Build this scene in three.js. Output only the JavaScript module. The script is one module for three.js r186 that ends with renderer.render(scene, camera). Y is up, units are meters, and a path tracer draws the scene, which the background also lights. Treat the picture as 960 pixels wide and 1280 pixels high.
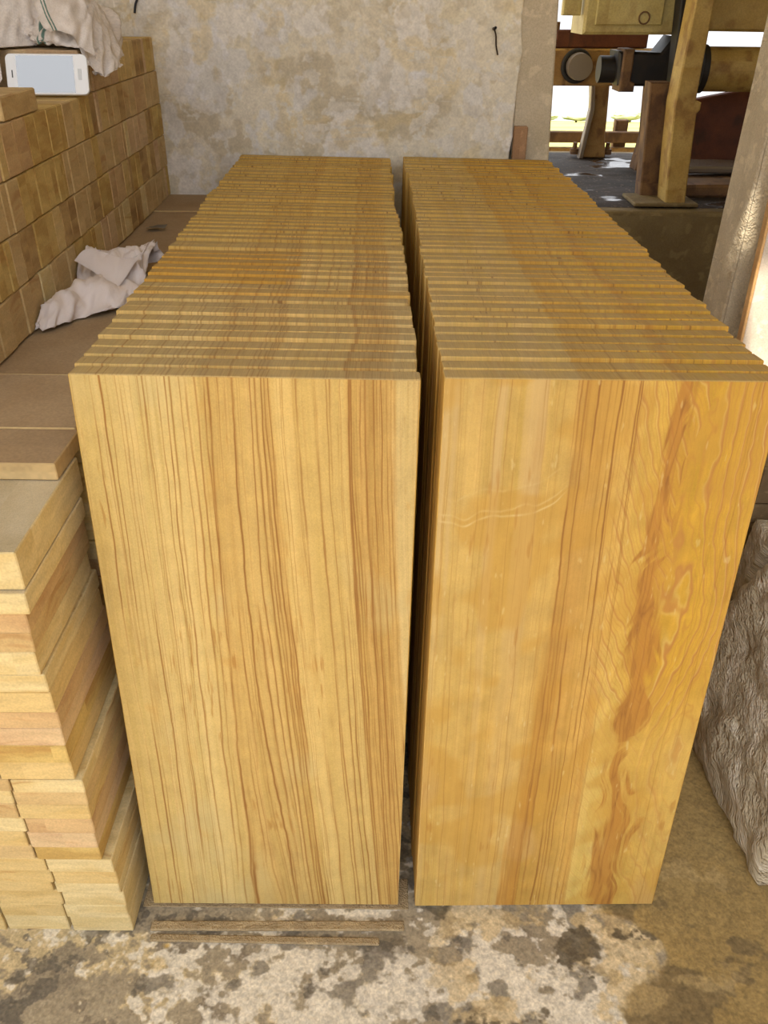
import * as THREE from 'three';
import { mergeGeometries, mergeVertices } from 'three/addons/utils/BufferGeometryUtils.js';
import { RoundedBoxGeometry } from 'three/addons/geometries/RoundedBoxGeometry.js';

// ---------------------------------------------------------------- camera, sky, sun, exposure
// The place is laid out in plan units of UNIT metres; the last lines bring everything to metres.
const UNIT = 0.75;
const scene = new THREE.Scene();
const camera = new THREE.PerspectiveCamera(64.28, 0.75, 0.05, 800);
camera.rotation.order = 'YXZ';
camera.position.set(0, 1.7456, 0);
camera.rotation.set(-0.56372, 0, 0.01093);

const renderer = new THREE.WebGLRenderer({ antialias: true });
renderer.toneMapping = THREE.LinearToneMapping;
renderer.toneMappingExposure = 1.27;
renderer.shadowMap.enabled = true;

{ // hazy bright sky, the same all round
  const W = 64, H = 64, a = new Float32Array(W * H * 4);
  for (let j = 0; j < H; j++) for (let i = 0; i < W; i++) {
    const el = Math.max(0, (j + 0.5) / H * 2 - 1), k = 0.62 * (1 + 1.9 * Math.sin(el * Math.PI / 2)), o = (j * W + i) * 4;
    a[o] = 1.62 * k; a[o + 1] = 1.66 * k; a[o + 2] = 1.72 * k; a[o + 3] = 1;
  }
  const sky = new THREE.DataTexture(a, W, H, THREE.RGBAFormat, THREE.FloatType);
  sky.mapping = THREE.EquirectangularReflectionMapping; sky.magFilter = THREE.LinearFilter; sky.needsUpdate = true;
  scene.background = sky; scene.environment = sky;
}
const sun = new THREE.DirectionalLight(0xfff1d8, 7.0);
sun.position.set(-1.5, 9.3, 3.3); sun.target.position.set(0, 0, 0);
sun.castShadow = true;
Object.assign(sun.shadow.camera, { left: -9, right: 9, top: 9, bottom: -9, near: 0.1, far: 40 });
sun.shadow.mapSize.set(2048, 2048);
scene.add(sun, sun.target);

// ---------------------------------------------------------------- helpers
function rng(seed) { let s = seed >>> 0; return () => { s = (s + 0x6D2B79F5) >>> 0; let t = s; t = Math.imul(t ^ (t >>> 15), t | 1); t ^= t + Math.imul(t ^ (t >>> 7), t | 61); return ((t ^ (t >>> 14)) >>> 0) / 4294967296; }; }
function hash(x, y, z) { let h = Math.imul(x, 374761393) ^ Math.imul(y, 668265263) ^ Math.imul(z, 2147483647 - 98765); h = Math.imul(h ^ (h >>> 13), 1274126177); return ((h ^ (h >>> 16)) >>> 0) / 4294967296; }
const sm = (t) => t * t * (3 - 2 * t);
const ss = (a, b, x) => sm(Math.min(1, Math.max(0, (x - a) / (b - a))));
const lerp = (a, b, t) => a + (b - a) * t;
function noise(x, y, z = 0) { // value noise, -1..1
  const xi = Math.floor(x), yi = Math.floor(y), u = sm(x - xi), v = sm(y - yi);
  const q = (zi) => lerp(lerp(hash(xi, yi, zi), hash(xi + 1, yi, zi), u), lerp(hash(xi, yi + 1, zi), hash(xi + 1, yi + 1, zi), u), v);
  const zi = Math.floor(z), w = z - zi;
  return (w === 0 ? q(zi) : lerp(q(zi), q(zi + 1), sm(w))) * 2 - 1;
}
function fbm(x, y, z = 0, o = 4) { let s = 0, a = 0.5, n = 0; for (let i = 0; i < o; i++) { s += a * noise(x, y, z); n += a; x = x * 2.03 + 17.1; y = y * 2.03 + 5.7; if (z) z = z * 2.03 + 3.3; a *= 0.5; } return s / n; }
const mix3 = (a, b, t) => [lerp(a[0], b[0], t), lerp(a[1], b[1], t), lerp(a[2], b[2], t)];
function stops(list, x) { for (let i = 1; i < list.length; i++) if (x <= list[i][0]) { const a = list[i - 1], b = list[i]; return mix3(a[1], b[1], Math.min(1, Math.max(0, (x - a[0]) / (b[0] - a[0])))); } return list[list.length - 1][1]; }
function texture(w, h, fn, srgb = true) { // fn(u, v) -> [r,g,b] 0..255; v up
  const d = new Uint8Array(w * h * 4);
  for (let j = 0; j < h; j++) for (let i = 0; i < w; i++) {
    const c = fn((i + 0.5) / w, (j + 0.5) / h), o = (j * w + i) * 4;
    d[o] = Math.max(0, Math.min(255, c[0])); d[o + 1] = Math.max(0, Math.min(255, c[1])); d[o + 2] = Math.max(0, Math.min(255, c[2])); d[o + 3] = 255;
  }
  const t = new THREE.DataTexture(d, w, h, THREE.RGBAFormat);
  if (srgb) t.colorSpace = THREE.SRGBColorSpace;
  t.wrapS = t.wrapT = THREE.RepeatWrapping; t.magFilter = THREE.LinearFilter; t.minFilter = THREE.LinearMipmapLinearFilter; t.generateMipmaps = true; t.needsUpdate = true;
  return t;
}
const grey = (v) => [v, v, v];
const std = (o) => new THREE.MeshStandardMaterial({ roughness: 0.85, metalness: 0, ...o });
const taken = new Map();
function numbered(n) { const k = taken.get(n) ?? 0; taken.set(n, k + 1); return k ? n + '_' + String(k).padStart(3, '0') : n; }
function shade(o) { o.traverse((m) => { if (m.isMesh) { m.castShadow = true; m.receiveShadow = true; } }); return o; }
function thing(name, label, category, group) { const o = new THREE.Group(); o.name = numbered(name); o.userData = { label, category }; if (group) o.userData.group = group; scene.add(o); return o; }
function part(name, geo, mat, parent, label) { const m = new THREE.Mesh(geo, mat); m.name = name; if (label) m.userData.label = label; m.castShadow = m.receiveShadow = true; parent.add(m); return m; }
function single(name, geo, mat, label, category, group) { const m = new THREE.Mesh(geo, mat); m.name = numbered(name); m.userData = { label, category, kind: 'thing' }; if (group) m.userData.group = group; m.castShadow = m.receiveShadow = true; scene.add(m); return m; }
function struct(name, geo, mat, label) { const m = new THREE.Mesh(geo, mat); m.name = name; m.userData = { kind: 'structure', label, category: name.split('_')[0] }; m.castShadow = m.receiveShadow = true; scene.add(m); return m; }
const ONES = ['', 'first', 'second', 'third', 'fourth', 'fifth', 'sixth', 'seventh', 'eighth', 'ninth', 'tenth', 'eleventh', 'twelfth', 'thirteenth', 'fourteenth', 'fifteenth', 'sixteenth', 'seventeenth', 'eighteenth', 'nineteenth'];
const TENS = ['', '', ['twentieth', 'twenty'], ['thirtieth', 'thirty'], ['fortieth', 'forty'], ['fiftieth', 'fifty'], ['sixtieth', 'sixty']];
const ordinal = (n) => n < 20 ? ONES[n] : n % 10 ? TENS[Math.floor(n / 10)][1] + '-' + ONES[n % 10] : TENS[Math.floor(n / 10)][0];

// a box with chamfered edges, 44 triangles; uvOf(axis, x, y, z) gives the texture coordinates; groupOf(axis, sign) the material
function chamferBox(w, h, d, c, uvOf, groupOf) {
  const half = [w / 2, h / 2, d / 2], pos = [], uv = [], buckets = [];
  const P = (a, s) => { const p = [0, 1, 2].map((k) => s[k] * (half[k] - (k === a ? 0 : c))); p.axis = a; return p; };
  const face = (pts, axis, g) => {
    const [A, B, C] = pts, e1 = [0, 1, 2].map((k) => B[k] - A[k]), e2 = [0, 1, 2].map((k) => C[k] - A[k]);
    const n = [e1[1] * e2[2] - e1[2] * e2[1], e1[2] * e2[0] - e1[0] * e2[2], e1[0] * e2[1] - e1[1] * e2[0]];
    const mid = [0, 1, 2].map((k) => pts.reduce((t, p) => t + p[k] / half[k], 0));
    if (n[0] * mid[0] + n[1] * mid[1] + n[2] * mid[2] < 0) pts = pts.slice().reverse();
    const tri = pts.length === 4 ? [pts[0], pts[1], pts[2], pts[0], pts[2], pts[3]] : pts;
    (buckets[g] ??= []).push([tri, axis]);
  };
  const S = [-1, 1];
  for (let a = 0; a < 3; a++) for (const s of S) {
    const [b, e] = [(a + 1) % 3, (a + 2) % 3];
    face([[-1, -1], [1, -1], [1, 1], [-1, 1]].map(([p, q]) => { const t = [0, 0, 0]; t[a] = s; t[b] = p; t[e] = q; return P(a, t); }), a, groupOf ? groupOf(a, s) : 0);
  }
  for (let e = 0; e < 3; e++) { const a = (e + 1) % 3, b = (e + 2) % 3; for (const sa of S) for (const sb of S) {
    const t = (k) => { const r = [0, 0, 0]; r[e] = k; r[a] = sa; r[b] = sb; return r; };
    face([P(a, t(-1)), P(a, t(1)), P(b, t(1)), P(b, t(-1))], a, groupOf ? Math.min(groupOf(a, sa), groupOf(b, sb)) : 0);
  } }
  for (const x of S) for (const y of S) for (const z of S) face([P(0, [x, y, z]), P(1, [x, y, z]), P(2, [x, y, z])], 2, 0);
  const g = new THREE.BufferGeometry(); let at = 0;
  buckets.forEach((list, gi) => { if (!list) return; const n0 = at;
    for (const [tri, axis] of list) for (const p of tri) { pos.push(...p); uv.push(...uvOf(axis, p[0], p[1], p[2])); at++; }
    if (groupOf) g.addGroup(n0, at - n0, gi); });
  g.setAttribute('position', new THREE.Float32BufferAttribute(pos, 3)); g.setAttribute('uv', new THREE.Float32BufferAttribute(uv, 2)); g.computeVertexNormals();
  return g;
}
// texture coordinates in plan units over one repeat of `size`
const metric = (size, ox = 0, oy = 0) => (a, x, y, z) => a === 0 ? [z / size + ox, y / size + oy] : a === 1 ? [x / size + ox, z / size + oy] : [x / size + ox, y / size + oy];
const block = (w, h, d, c = 0.003, size = 0.5, ox = 0, oy = 0) => chamferBox(w, h, d, Math.min(c, w / 3, h / 3, d / 3), metric(size, ox, oy));
const moved = (g, x, y, z) => g.translate(x, y, z);
// an extruded outline in the x-y plane, front face at z, going back by depth
function outline(pts, z, depth, bevel = 0.004) {
  const s = new THREE.Shape(pts.map(([x, y]) => new THREE.Vector2(x, y)));
  const g = new THREE.ExtrudeGeometry(s, { depth: depth - 2 * bevel, bevelEnabled: true, bevelThickness: bevel, bevelSize: bevel, bevelOffset: -bevel, bevelSegments: 1 });
  return g.translate(0, 0, z - depth + bevel);
}

// ---------------------------------------------------------------- surfaces
const LEFT = [[0, [218, 184, 112]], [0.1, [221, 189, 118]], [0.28, [224, 193, 124]], [0.36, [218, 184, 112]], [0.39, [212, 174, 100]], [0.5, [215, 178, 105]], [0.56, [211, 172, 97]], [0.585, [222, 188, 115]], [0.7, [217, 181, 107]], [0.775, [219, 184, 110]], [0.79, [212, 171, 95]], [0.86, [208, 166, 90]], [0.915, [212, 172, 98]], [0.935, [225, 194, 130]], [1, [220, 188, 122]]];
const VEIN = [146, 92, 34];
// thin wandering lines: zero crossings of a stretched noise
const vein = (w, v, f, k, seed, p = 12) => { const n = noise(w * f + 0.35 * noise(v * 5 + seed, w * 6), v * k + seed * 3.7); return Math.pow(1 - Math.abs(n), p); };
const R0 = rng(11);
// single veins: place across the slab, half width, strength, seed
const LV = [0.05, 0.085, 0.095, 0.14, 0.155, 0.205, 0.21, 0.25, 0.262, 0.275, 0.31, 0.335, 0.36, 0.383, 0.389, 0.41, 0.43, 0.452, 0.458, 0.48, 0.5, 0.515, 0.535, 0.541, 0.553, 0.56, 0.57, 0.64, 0.69, 0.7, 0.725, 0.735, 0.75, 0.785, 0.79, 0.797, 0.81, 0.82, 0.832, 0.842, 0.855, 0.868, 0.873, 0.885, 0.9, 0.915].map((p) => [p, 0.0013 + 0.0017 * R0(), 0.45 + 0.55 * R0(), R0() * 90]);
for (const p of [0.384, 0.556, 0.787, 0.868]) LV.push([p, 0.0032, 0.75, p * 40]);
for (let i = 0; i < 34; i++) LV.push([R0(), 0.0009 + 0.0006 * R0(), 0.2 + 0.35 * R0(), R0() * 90]);
function veinSum(list, w, v) { let s = 0; for (const [p, wd, st, sd] of list) { const d0 = w - p; if (d0 > 0.022 || d0 < -0.022) continue; const d = d0 + 0.008 * noise(sd, v * 2.4) + 0.0022 * noise(sd + 7, v * 13) + 0.0009 * noise(sd, v * 60); if (d < wd * 2.6 && d > -wd * 2.6) s = Math.max(s, st * Math.exp(-(d * d) / (wd * wd)) * Math.min(1, Math.max(0, 0.5 + 0.95 * noise(sd * 3 + 1, v * 4) + 0.3 * noise(sd + 3, v * 24)))); } return s; }
function leftFace(u, v, fine = 1) { // v from the top down
  const wig = 0.007 * fbm(u * 2.5 + 3, v * 2.6, 0, 3) + 0.006 * fbm(u * 12, v * 5 + 40, 0, 3);
  const w = u - Math.pow(v, 1.3) * (0.025 + 0.115 * ss(0.36, 0.62, u)) + wig;
  let c = stops(LEFT, Math.min(1, Math.max(0, w + 0.004 * noise(w * 90, v * 20))));
  const broad = fbm(w * 8 + 9, v * 0.8, 0, 3), streak = fbm(w * 85, v * 2.6, 0, 3), grain = fine * (0.6 * noise(u * 480, v * 1000) + 0.4 * noise(u * 260 + 8, v * 540)), blot = fbm(u * 26 + 7, v * 46, 0, 3);
  const k = 1 + 0.04 * broad + 0.055 * streak + 0.055 * grain + 0.045 * blot;
  c = [c[0] * k, c[1] * k, c[2] * (k + 0.05 * streak)];
  c = mix3(c, [214, 192, 138], 0.4 * ss(0.12, 0.5, fbm(u * 4.5 + 60, v * 6 + 2, 0, 3) - 0.5 * (u - 0.3)));
  const dense = ss(-0.2, 0.45, fbm(w * 10 + 80, v * 1.5, 0, 2)), inBand = Math.max(ss(0.37, 0.4, w) * (1 - ss(0.56, 0.6, w)), ss(0.77, 0.8, w) * (1 - ss(0.91, 0.94, w)));
  let s = 1.05 * veinSum(LV, w, v);
  s += (0.15 + 0.3 * dense + 0.22 * inBand) * (0.6 * vein(w, v, 60, 1.6, 1) + 0.5 * vein(w, v, 120, 2.5, 2)) * (0.6 + 0.6 * noise(w * 30, v * 9));
  s += 0.3 * ss(0.25, 0.75, fbm(w * 130 + 30, v * 7, 0, 3)) * Math.max(dense, inBand) * ss(-0.2, 0.4, noise(w * 14, v * 5 + 50));
  c = mix3(c, VEIN, Math.min(0.8, Math.max(0, s)));
  c = mix3(c, [204, 150, 70], 0.38 * ss(0.25, 0.6, fbm(u * 16 + 5, v * 22 + 11, 0, 3)) * dense);
  const dash = ss(0.3, 0.7, fbm(w * 120 + 60, v * 20, 0, 3)) * ss(-0.1, 0.4, fbm(w * 7 + 33, v * 4 + 3, 0, 2)); c = mix3(c, [172, 116, 48], 0.5 * dash);
  return c;
}
const RIGHT_UP = [[0, [216, 180, 106]], [0.2, [214, 176, 99]], [0.38, [213, 174, 96]], [0.405, [212, 171, 92]], [0.42, [200, 154, 76]], [0.48, [204, 158, 80]], [0.53, [209, 165, 82]], [0.6, [216, 176, 86]], [0.69, [214, 170, 72]], [0.75, [208, 158, 56]], [0.8, [212, 164, 54]], [0.9, [215, 167, 54]], [1, [213, 165, 62]]];
const RIGHT_DN = [[0, [214, 175, 98]], [0.2, [212, 170, 88]], [0.37, [214, 175, 98]], [0.4, [207, 159, 74]], [0.5, [209, 162, 78]], [0.56, [213, 168, 82]], [0.59, [206, 158, 74]], [0.605, [222, 186, 98]], [0.7, [223, 188, 100]], [0.745, [216, 174, 84]], [0.85, [214, 171, 80]], [1, [219, 179, 94]]];
const RV = [0.41, 0.414, 0.43, 0.445, 0.47, 0.485, 0.5, 0.512, 0.534, 0.54, 0.556, 0.565, 0.58, 0.6, 0.604, 0.94, 0.948, 0.9].map((p) => [p, 0.0013 + 0.0017 * R0(), 0.5 + 0.5 * R0(), R0() * 90]);
RV.push([0.41, 0.003, 0.8, 5], [0.536, 0.0026, 0.8, 9], [0.601, 0.0024, 0.7, 12]);
for (let i = 0; i < 34; i++) RV.push([0.4 * R0() + (i % 3 === 0) * 0.2, 0.0009 + 0.0008 * R0(), 0.15 + 0.35 * R0(), R0() * 90]);
const BANDX = [[0, [0.70, 0.022, 0]], [0.12, [0.71, 0.032, 0]], [0.3, [0.705, 0.045, 0]], [0.42, [0.735, 0.062, 0]], [0.55, [0.745, 0.05, 0]], [0.66, [0.72, 0.045, 0]], [0.78, [0.795, 0.075, 0]], [0.88, [0.745, 0.07, 0]], [1, [0.755, 0.07, 0]]];
const tri = (x) => Math.abs(x - Math.floor(x) - 0.5) * 2; // 0 on the line, 1 between lines
function rightFace(u, v, fine = 1) {
  const wig = 0.010 * fbm(u * 2 + 31, v * 3 + 5, 0, 3) + 0.003 * fbm(u * 10 + 2, v * 14, 0, 3);
  const low = ss(0.45, 0.62, v + 0.10 * fbm(u * 3, v * 3 + 20, 0, 2)), right = ss(0.56, 0.64, u);
  const w = u + wig - 0.035 * v * ss(0.3, 0.6, u) * (1 - ss(0.62, 0.7, u)) + 0.01;
  let c = mix3(stops(RIGHT_UP, Math.min(1, Math.max(0, w + 0.005 * noise(w * 90, v * 22)))), stops(RIGHT_DN, Math.min(1, Math.max(0, w + 0.005 * noise(w * 90, v * 22)))), low);
  const broad = fbm(w * 7 + 2, v * 1.2, 0, 3), streak = fbm(w * 80 + 4, v * 2, 0, 3), grain = fine * (0.6 * noise(u * 480, v * 1000 + 99) + 0.4 * noise(u * 260, v * 540)), blot = fbm(u * 20 + 1, v * 34, 0, 4);
  const k = 1 + 0.04 * broad + 0.05 * streak + 0.035 * grain + 0.075 * blot; c = [c[0] * k, c[1] * k, c[2] * (k + 0.08 * broad + 0.05 * streak)];
  c = mix3(c, [216, 182, 132], 0.55 * ss(0.05, 0.45, fbm(w * 26 + 70, v * 0.8, 0, 2)) * (1 - ss(0.3, 0.42, u)) * (1 - ss(0.25, 0.5, v) * 0.6)); // pale stripes
  c = mix3(c, [204, 154, 62], 0.5 * ss(0.08, 0.3, fbm(u * 4 + 3, v * 9 + 44 + 2.0 * Math.pow(u, 2), 0, 3)));                                  // golden arches
  c = mix3(c, [212, 172, 120], 0.4 * ss(0.15, 0.4, fbm(u * 5 + 23, v * 6 + 4, 0, 3)) * ss(0.6, 0.75, v));
  // folded bedding: nested lines that sweep down to the right, tall loops at the far right
  const f1 = 24 * (u - 0.8 * v - 0.5 * v * v) + 0.9 * fbm(u * 7 + 1, v * 6, 0, 3) + 0.18 * noise(u * 40, v * 50);
  const f2 = 13 * u - 3 * v + 3.4 * fbm(u * 3.6 + 3, v * 3.0 + 8, 0, 2) + 0.7 * fbm(u * 12, v * 7, 0, 3) + 0.12 * noise(u * 50, v * 60);
  const wide = ss(0.73, 0.8, u + 0.05 * fbm(u * 5, v * 8, 0, 2)), f = lerp(f1, f2, wide > 0.5 ? 1 : 0);
  const fold = ss(0.53, 0.6, u) * (1 - 0.75 * ss(0.46, 0.62, v)) + 0.3 * ss(0.76, 0.86, u), on = 0.45 + 0.55 * noise(u * 8 + f * 0.3, v * 6);
  c = mix3(c, [190, 128, 66], fold * 0.75 * Math.exp(-Math.pow(tri(f) / 0.16, 2)) * (0.6 + 0.4 * on));
  c = mix3(c, [234, 202, 138], fold * 0.5 * Math.exp(-Math.pow(tri(f + 0.12) / 0.13, 2)) * Math.max(0, on));
  c = mix3(c, [196, 136, 60], fold * 0.4 * Math.exp(-Math.pow(tri(f * 3.1 + 0.3) / 0.22, 2)));
  let s = 1.0 * veinSum(RV, w, v) * (1 - right * 0.6);
  s += 0.28 * (0.6 * vein(w, v, 50, 1.6, 5) + 0.5 * vein(w, v, 110, 3, 6)) * (0.6 + 0.6 * noise(w * 30 + 9, v * 9)) * (0.5 + 0.5 * ss(0.36, 0.43, u)) * (1 - 0.6 * right);
  // the brown ragged band and the rusty streaks beside the crack
  const [bx, bw] = stops(BANDX, v), q = Math.abs(u + 0.02 * fbm(u * 6, v * 12, 0, 2) - bx) / bw, rag = ss(0.3, -0.4, q - 0.7 + 1.1 * fbm(u * 40 + 6 * fbm(u * 5, v * 9, 0, 2), v * 8 + 8, 0, 4));
  c = mix3(c, [190, 128, 50], 0.7 * rag); s += rag * (0.5 * vein(u + 0.012 * noise(v * 16, 3), v, 70, 9, 9, 6) + 0.35 * ss(0.1, 0.5, fbm(u * 90, v * 26, 0, 3)));
  const cr = ss(0.12, -0.2, Math.abs(u - 0.425 + 0.07 * (v - 0.5)) / 0.05 - 0.7 + 0.9 * fbm(u * 40 + 3, v * 5, 0, 3)) * ss(0.28, 0.42, v) * (0.6 + 0.4 * noise(v * 5, 8)); c = mix3(c, [192, 130, 46], 0.6 * cr); s += 0.25 * cr * ss(0.1, 0.5, fbm(u * 120, v * 9, 0, 3));
  c = mix3(c, VEIN, Math.min(0.78, Math.max(0, s)));
  // pale calcite threads
  for (const [v0, a2] of [[0.205, 0.6], [0.193, 0.4], [0.165, 0.22]]) { const path = v0 + 0.006 * Math.sin(u * 26) + 0.007 * noise(u * 22, v0 * 90) - Math.max(0, u - 0.2) * 0.2; c = mix3(c, [236, 210, 156], a2 * Math.exp(-Math.pow((v - path) / 0.0018, 2)) * (1 - ss(0.37, 0.41, u)) * (0.7 + 0.5 * noise(u * 40, v0 * 30))); }
  const dash = ss(0.4, 0.7, fbm(w * 80 + 10, v * 20, 0, 2)) * ss(0.0, 0.4, fbm(u * 7 + 3, v * 4 + 31, 0, 2)); c = mix3(c, [178, 120, 48], 0.4 * dash);
  c = mix3(c, [234, 206, 148], 0.45 * ss(0.5, 0.75, fbm(w * 60 + 50, v * 34, 0, 3)));
  return c;
}
const dim = (c, k) => [c[0] * k, c[1] * k, c[2] * k];
const golden = (c) => [c[0] * 0.882, c[1] * 0.897, c[2] * 0.9];
const leftFaceMap = texture(1280, 1920, (u, v) => golden(leftFace(u, 1 - v)));
const rightFaceMap = texture(1280, 1920, (u, v) => golden(rightFace(u, 1 - v)));
const NSLAB = 50;
function topMap(face, seed, dusty, tone) { // one strip of rows for each slab of a row
  return texture(768, NSLAB * 8, (u, v) => {
    const k = Math.floor(v * NSLAB), row = v * NSLAB - k, r = hash(k, seed, 5), dep = k / NSLAB;
    const sh = 0.035 * fbm(k * 0.21 + seed, 3.3, 0, 2) + 0.006 * (r - 0.5);
    let c = face(Math.min(0.999, Math.max(0.001, u + sh)), 0.03 + 0.02 * row + 0.3 * Math.abs(fbm(k * 0.13, seed, 0, 2)), 0);
    const t = tone(u, dep, k); c = mix3(c, t[0], t[1]);
    c = dim(c, 0.97 + 0.07 * (hash(k, seed, 9) - 0.5));
    const dark = ss(0.72, 0.9, noise(u * 190 + k * 7.3, row * 1.6 + k * 3)) * ss(0.15, 0.6, fbm(u * 5 + seed, dep * 6, 0, 2) + dep * 0.55); c = mix3(c, [104, 66, 30], dark * 0.6);
    if (dusty) c = mix3(c, [188, 167, 126], 0.46 + 0.24 * fbm(u * 16 + k * 5, row * 1.5 + k, 0, 3));
    const saw = noise(u * 700, k * 9 + row * 2); return dim(c, (dusty ? 0.93 : 0.97) * (1 + 0.05 * saw));
  });
}
const leftTone = (u, d, k) => k >= 12 && k <= 17 && u < 0.5 + 0.1 * hash(k, 3, 3) ? [[206, 148, 42], 0.7] : k === 10 ? [[206, 150, 52], 0.5] : d > 0.2 ? [[206, 162, 66], ss(0.2, 0.5, d) * 0.6] : [[214, 176, 104], 0.25];
const rightTone = (u, d, k) => u < 0.4 ? [mix3([212, 176, 100], [206, 169, 84], ss(0.1, 0.6, d)), 0.55] : [[206, 160, 58], 0.35 + 0.25 * d];
const saws = { leftTop: topMap(leftFace, 21, true, leftTone), leftSide: topMap(leftFace, 21, false, leftTone), rightTop: topMap(rightFace, 47, true, rightTone), rightSide: topMap(rightFace, 47, false, rightTone) };
const slabBump = texture(512, 512, (u, v) => grey(128 + 60 * noise(u * 160, v * 160) + 50 * noise(u * 320 + 9, v * 320)), false);
const M = {
  leftFace: std({ map: leftFaceMap, roughness: 0.72, bumpMap: slabBump, bumpScale: 0.0006 }),
  rightFace: std({ map: rightFaceMap, roughness: 0.68, bumpMap: slabBump, bumpScale: 0.0005 }),
  leftTop: std({ map: saws.leftTop, roughness: 0.9 }), leftSide: std({ map: saws.leftSide, roughness: 0.8 }),
  rightTop: std({ map: saws.rightTop, roughness: 0.9 }), rightSide: std({ map: saws.rightSide, roughness: 0.8 }),
};
// six kinds of sawn sandstone for the small tiles
const tileTones = [[[213, 187, 130], [201, 172, 111]], [[205, 178, 128], [195, 166, 116]], [[208, 180, 112], [187, 154, 88]], [[219, 200, 151], [209, 186, 131]], [[206, 175, 128], [190, 156, 112]], [[211, 184, 143], [199, 166, 129]], [[188, 157, 103], [155, 122, 76]]];
M.tiles = tileTones.map(([a, b], i) => std({ roughness: 0.88, map: texture(256, 256, (u, v) => {
  const w = v + 0.06 * fbm(u * 4, v * 4 + i * 9, 0, 3), n = fbm(w * 9 + i * 13, u * 2.0, 0, 3), s = fbm(w * 34 + i, u * 3, 0, 2), g = noise(u * 128, v * 128 + i);
  const t = ss(-0.35, 0.55, n); let c = mix3(a, b, t); const k = 1 + 0.05 * s + 0.05 * g; c = dim(c, k * 0.97);
  return mix3(c, [140, 94, 50], 0.35 * ss(0.35, 0.8, s * 0.7 + n * 0.5)); }) }));
M.plate = [0, 1, 2, 3].map((i) => std({ roughness: 0.92, map: texture(512, 512, (u, v) => { const n = fbm(u * 7 + i * 9, v * 7, 0, 4), g = noise(u * 256, v * 256 + i), b = fbm(u * 2 + i * 5, v * 2 + 3, 0, 3); return dim(i === 3 ? mix3([222, 206, 172], [208, 190, 152], 0.5 + n) : mix3([172, 144, 108], [182, 157, 123], 0.5 + n), 0.94 + 0.05 * g + 0.06 * b); }) }));

// plaster wall: flaked coats of whitewash over tan render
const plasterMap = texture(1536, 1024, (u, v) => {
  const x = u * 6, y = v * 4;
  const A = fbm(x * 2.0, y * 2.0, 0, 5), B = fbm(x * 3.3 + 31, y * 3.3 + 8, 0, 5), Cc = fbm(x * 5 + 7, y * 4.2 + 55, 0, 4), D = fbm(x * 1.1 + 90, y * 1.1, 0, 3), g = noise(x * 110, y * 110), f = fbm(x * 26, y * 26, 0, 3);
  const scr = fbm(x * 5, y * 60, 0, 3);
  let c = mix3([232, 223, 204], [219, 208, 184], ss(-0.3, 0.4, A));
  c = mix3(c, [235, 226, 200], 0.6 * ss(0.0, 0.3, Cc));
  c = mix3(c, [198, 184, 156], 0.65 * ss(0.1, 0.26, B + 0.12 * f));
  c = mix3(c, [240, 235, 229], 0.85 * ss(0.06, 0.16, A - 0.5 * B + 0.25 * D + 0.1 * f));
  c = mix3(c, [228, 227, 231], 0.6 * ss(0.16, 0.3, Cc - 0.4 * D + 0.06 * f));
  c = mix3(c, [224, 203, 154], 0.45 * ss(0.22, 0.42, fbm(x * 4.1 + 70, y * 4.1 + 21, 0, 4)));
  c = mix3(c, [226, 222, 214], 0.6 * ss(0.28, 0.5, scr) * ss(0, 0.3, A + 0.2));
  c = mix3(c, [232, 228, 220], 0.7 * ss(0.34, 0.46, fbm(x * 15 + 4, y * 15, 0, 3)));
  c = mix3(c, [190, 175, 148], 0.25 * ss(0.2, 0.34, fbm(x * 9 + 14, y * 9 + 40, 0, 4)));
  c = mix3(c, [232, 227, 220], 0.6 * ss(0.2, 0.3, fbm(x * 8 + 44, y * 10 + 4, 0, 5)));
  return dim(c, 0.98 + 0.04 * g + 0.06 * f);
});
const plasterBump = texture(1024, 768, (u, v) => { const x = u * 6, y = v * 4; return grey(120 + 60 * ss(0.06, 0.16, fbm(x * 2, y * 2, 0, 5)) + 50 * fbm(x * 20, y * 20, 0, 4) + 20 * noise(x * 80, y * 80)); }, false);
M.plaster = std({ map: plasterMap, bumpMap: plasterBump, bumpScale: 0.004, roughness: 0.95 });
const concreteMap = (a, b, seed) => texture(512, 512, (u, v) => { const n = fbm(u * 6 + seed, v * 6, 0, 5), g = noise(u * 230, v * 230 + seed), p = ss(0.3, 0.5, fbm(u * 16 + seed, v * 16 + 9, 0, 3)); return dim(mix3(mix3(a, b, 0.5 + 0.8 * n), dim(a, 1.12), p * 0.5), 0.98 + 0.05 * g); });
const concreteBump = texture(512, 512, (u, v) => grey(128 + 70 * fbm(u * 24, v * 24, 0, 4) + 30 * noise(u * 200, v * 200)), false);
M.post = std({ map: concreteMap([204, 190, 166], [190, 175, 148], 3), bumpMap: concreteBump, bumpScale: 0.002, roughness: 0.93 });
M.pillar = std({ map: concreteMap([226, 215, 192], [212, 199, 174], 15), bumpMap: concreteBump, bumpScale: 0.006, roughness: 0.95 });
M.plinth = std({ map: concreteMap([128, 112, 78], [104, 88, 58], 27), bumpMap: concreteBump, bumpScale: 0.004, roughness: 0.9 });
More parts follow.
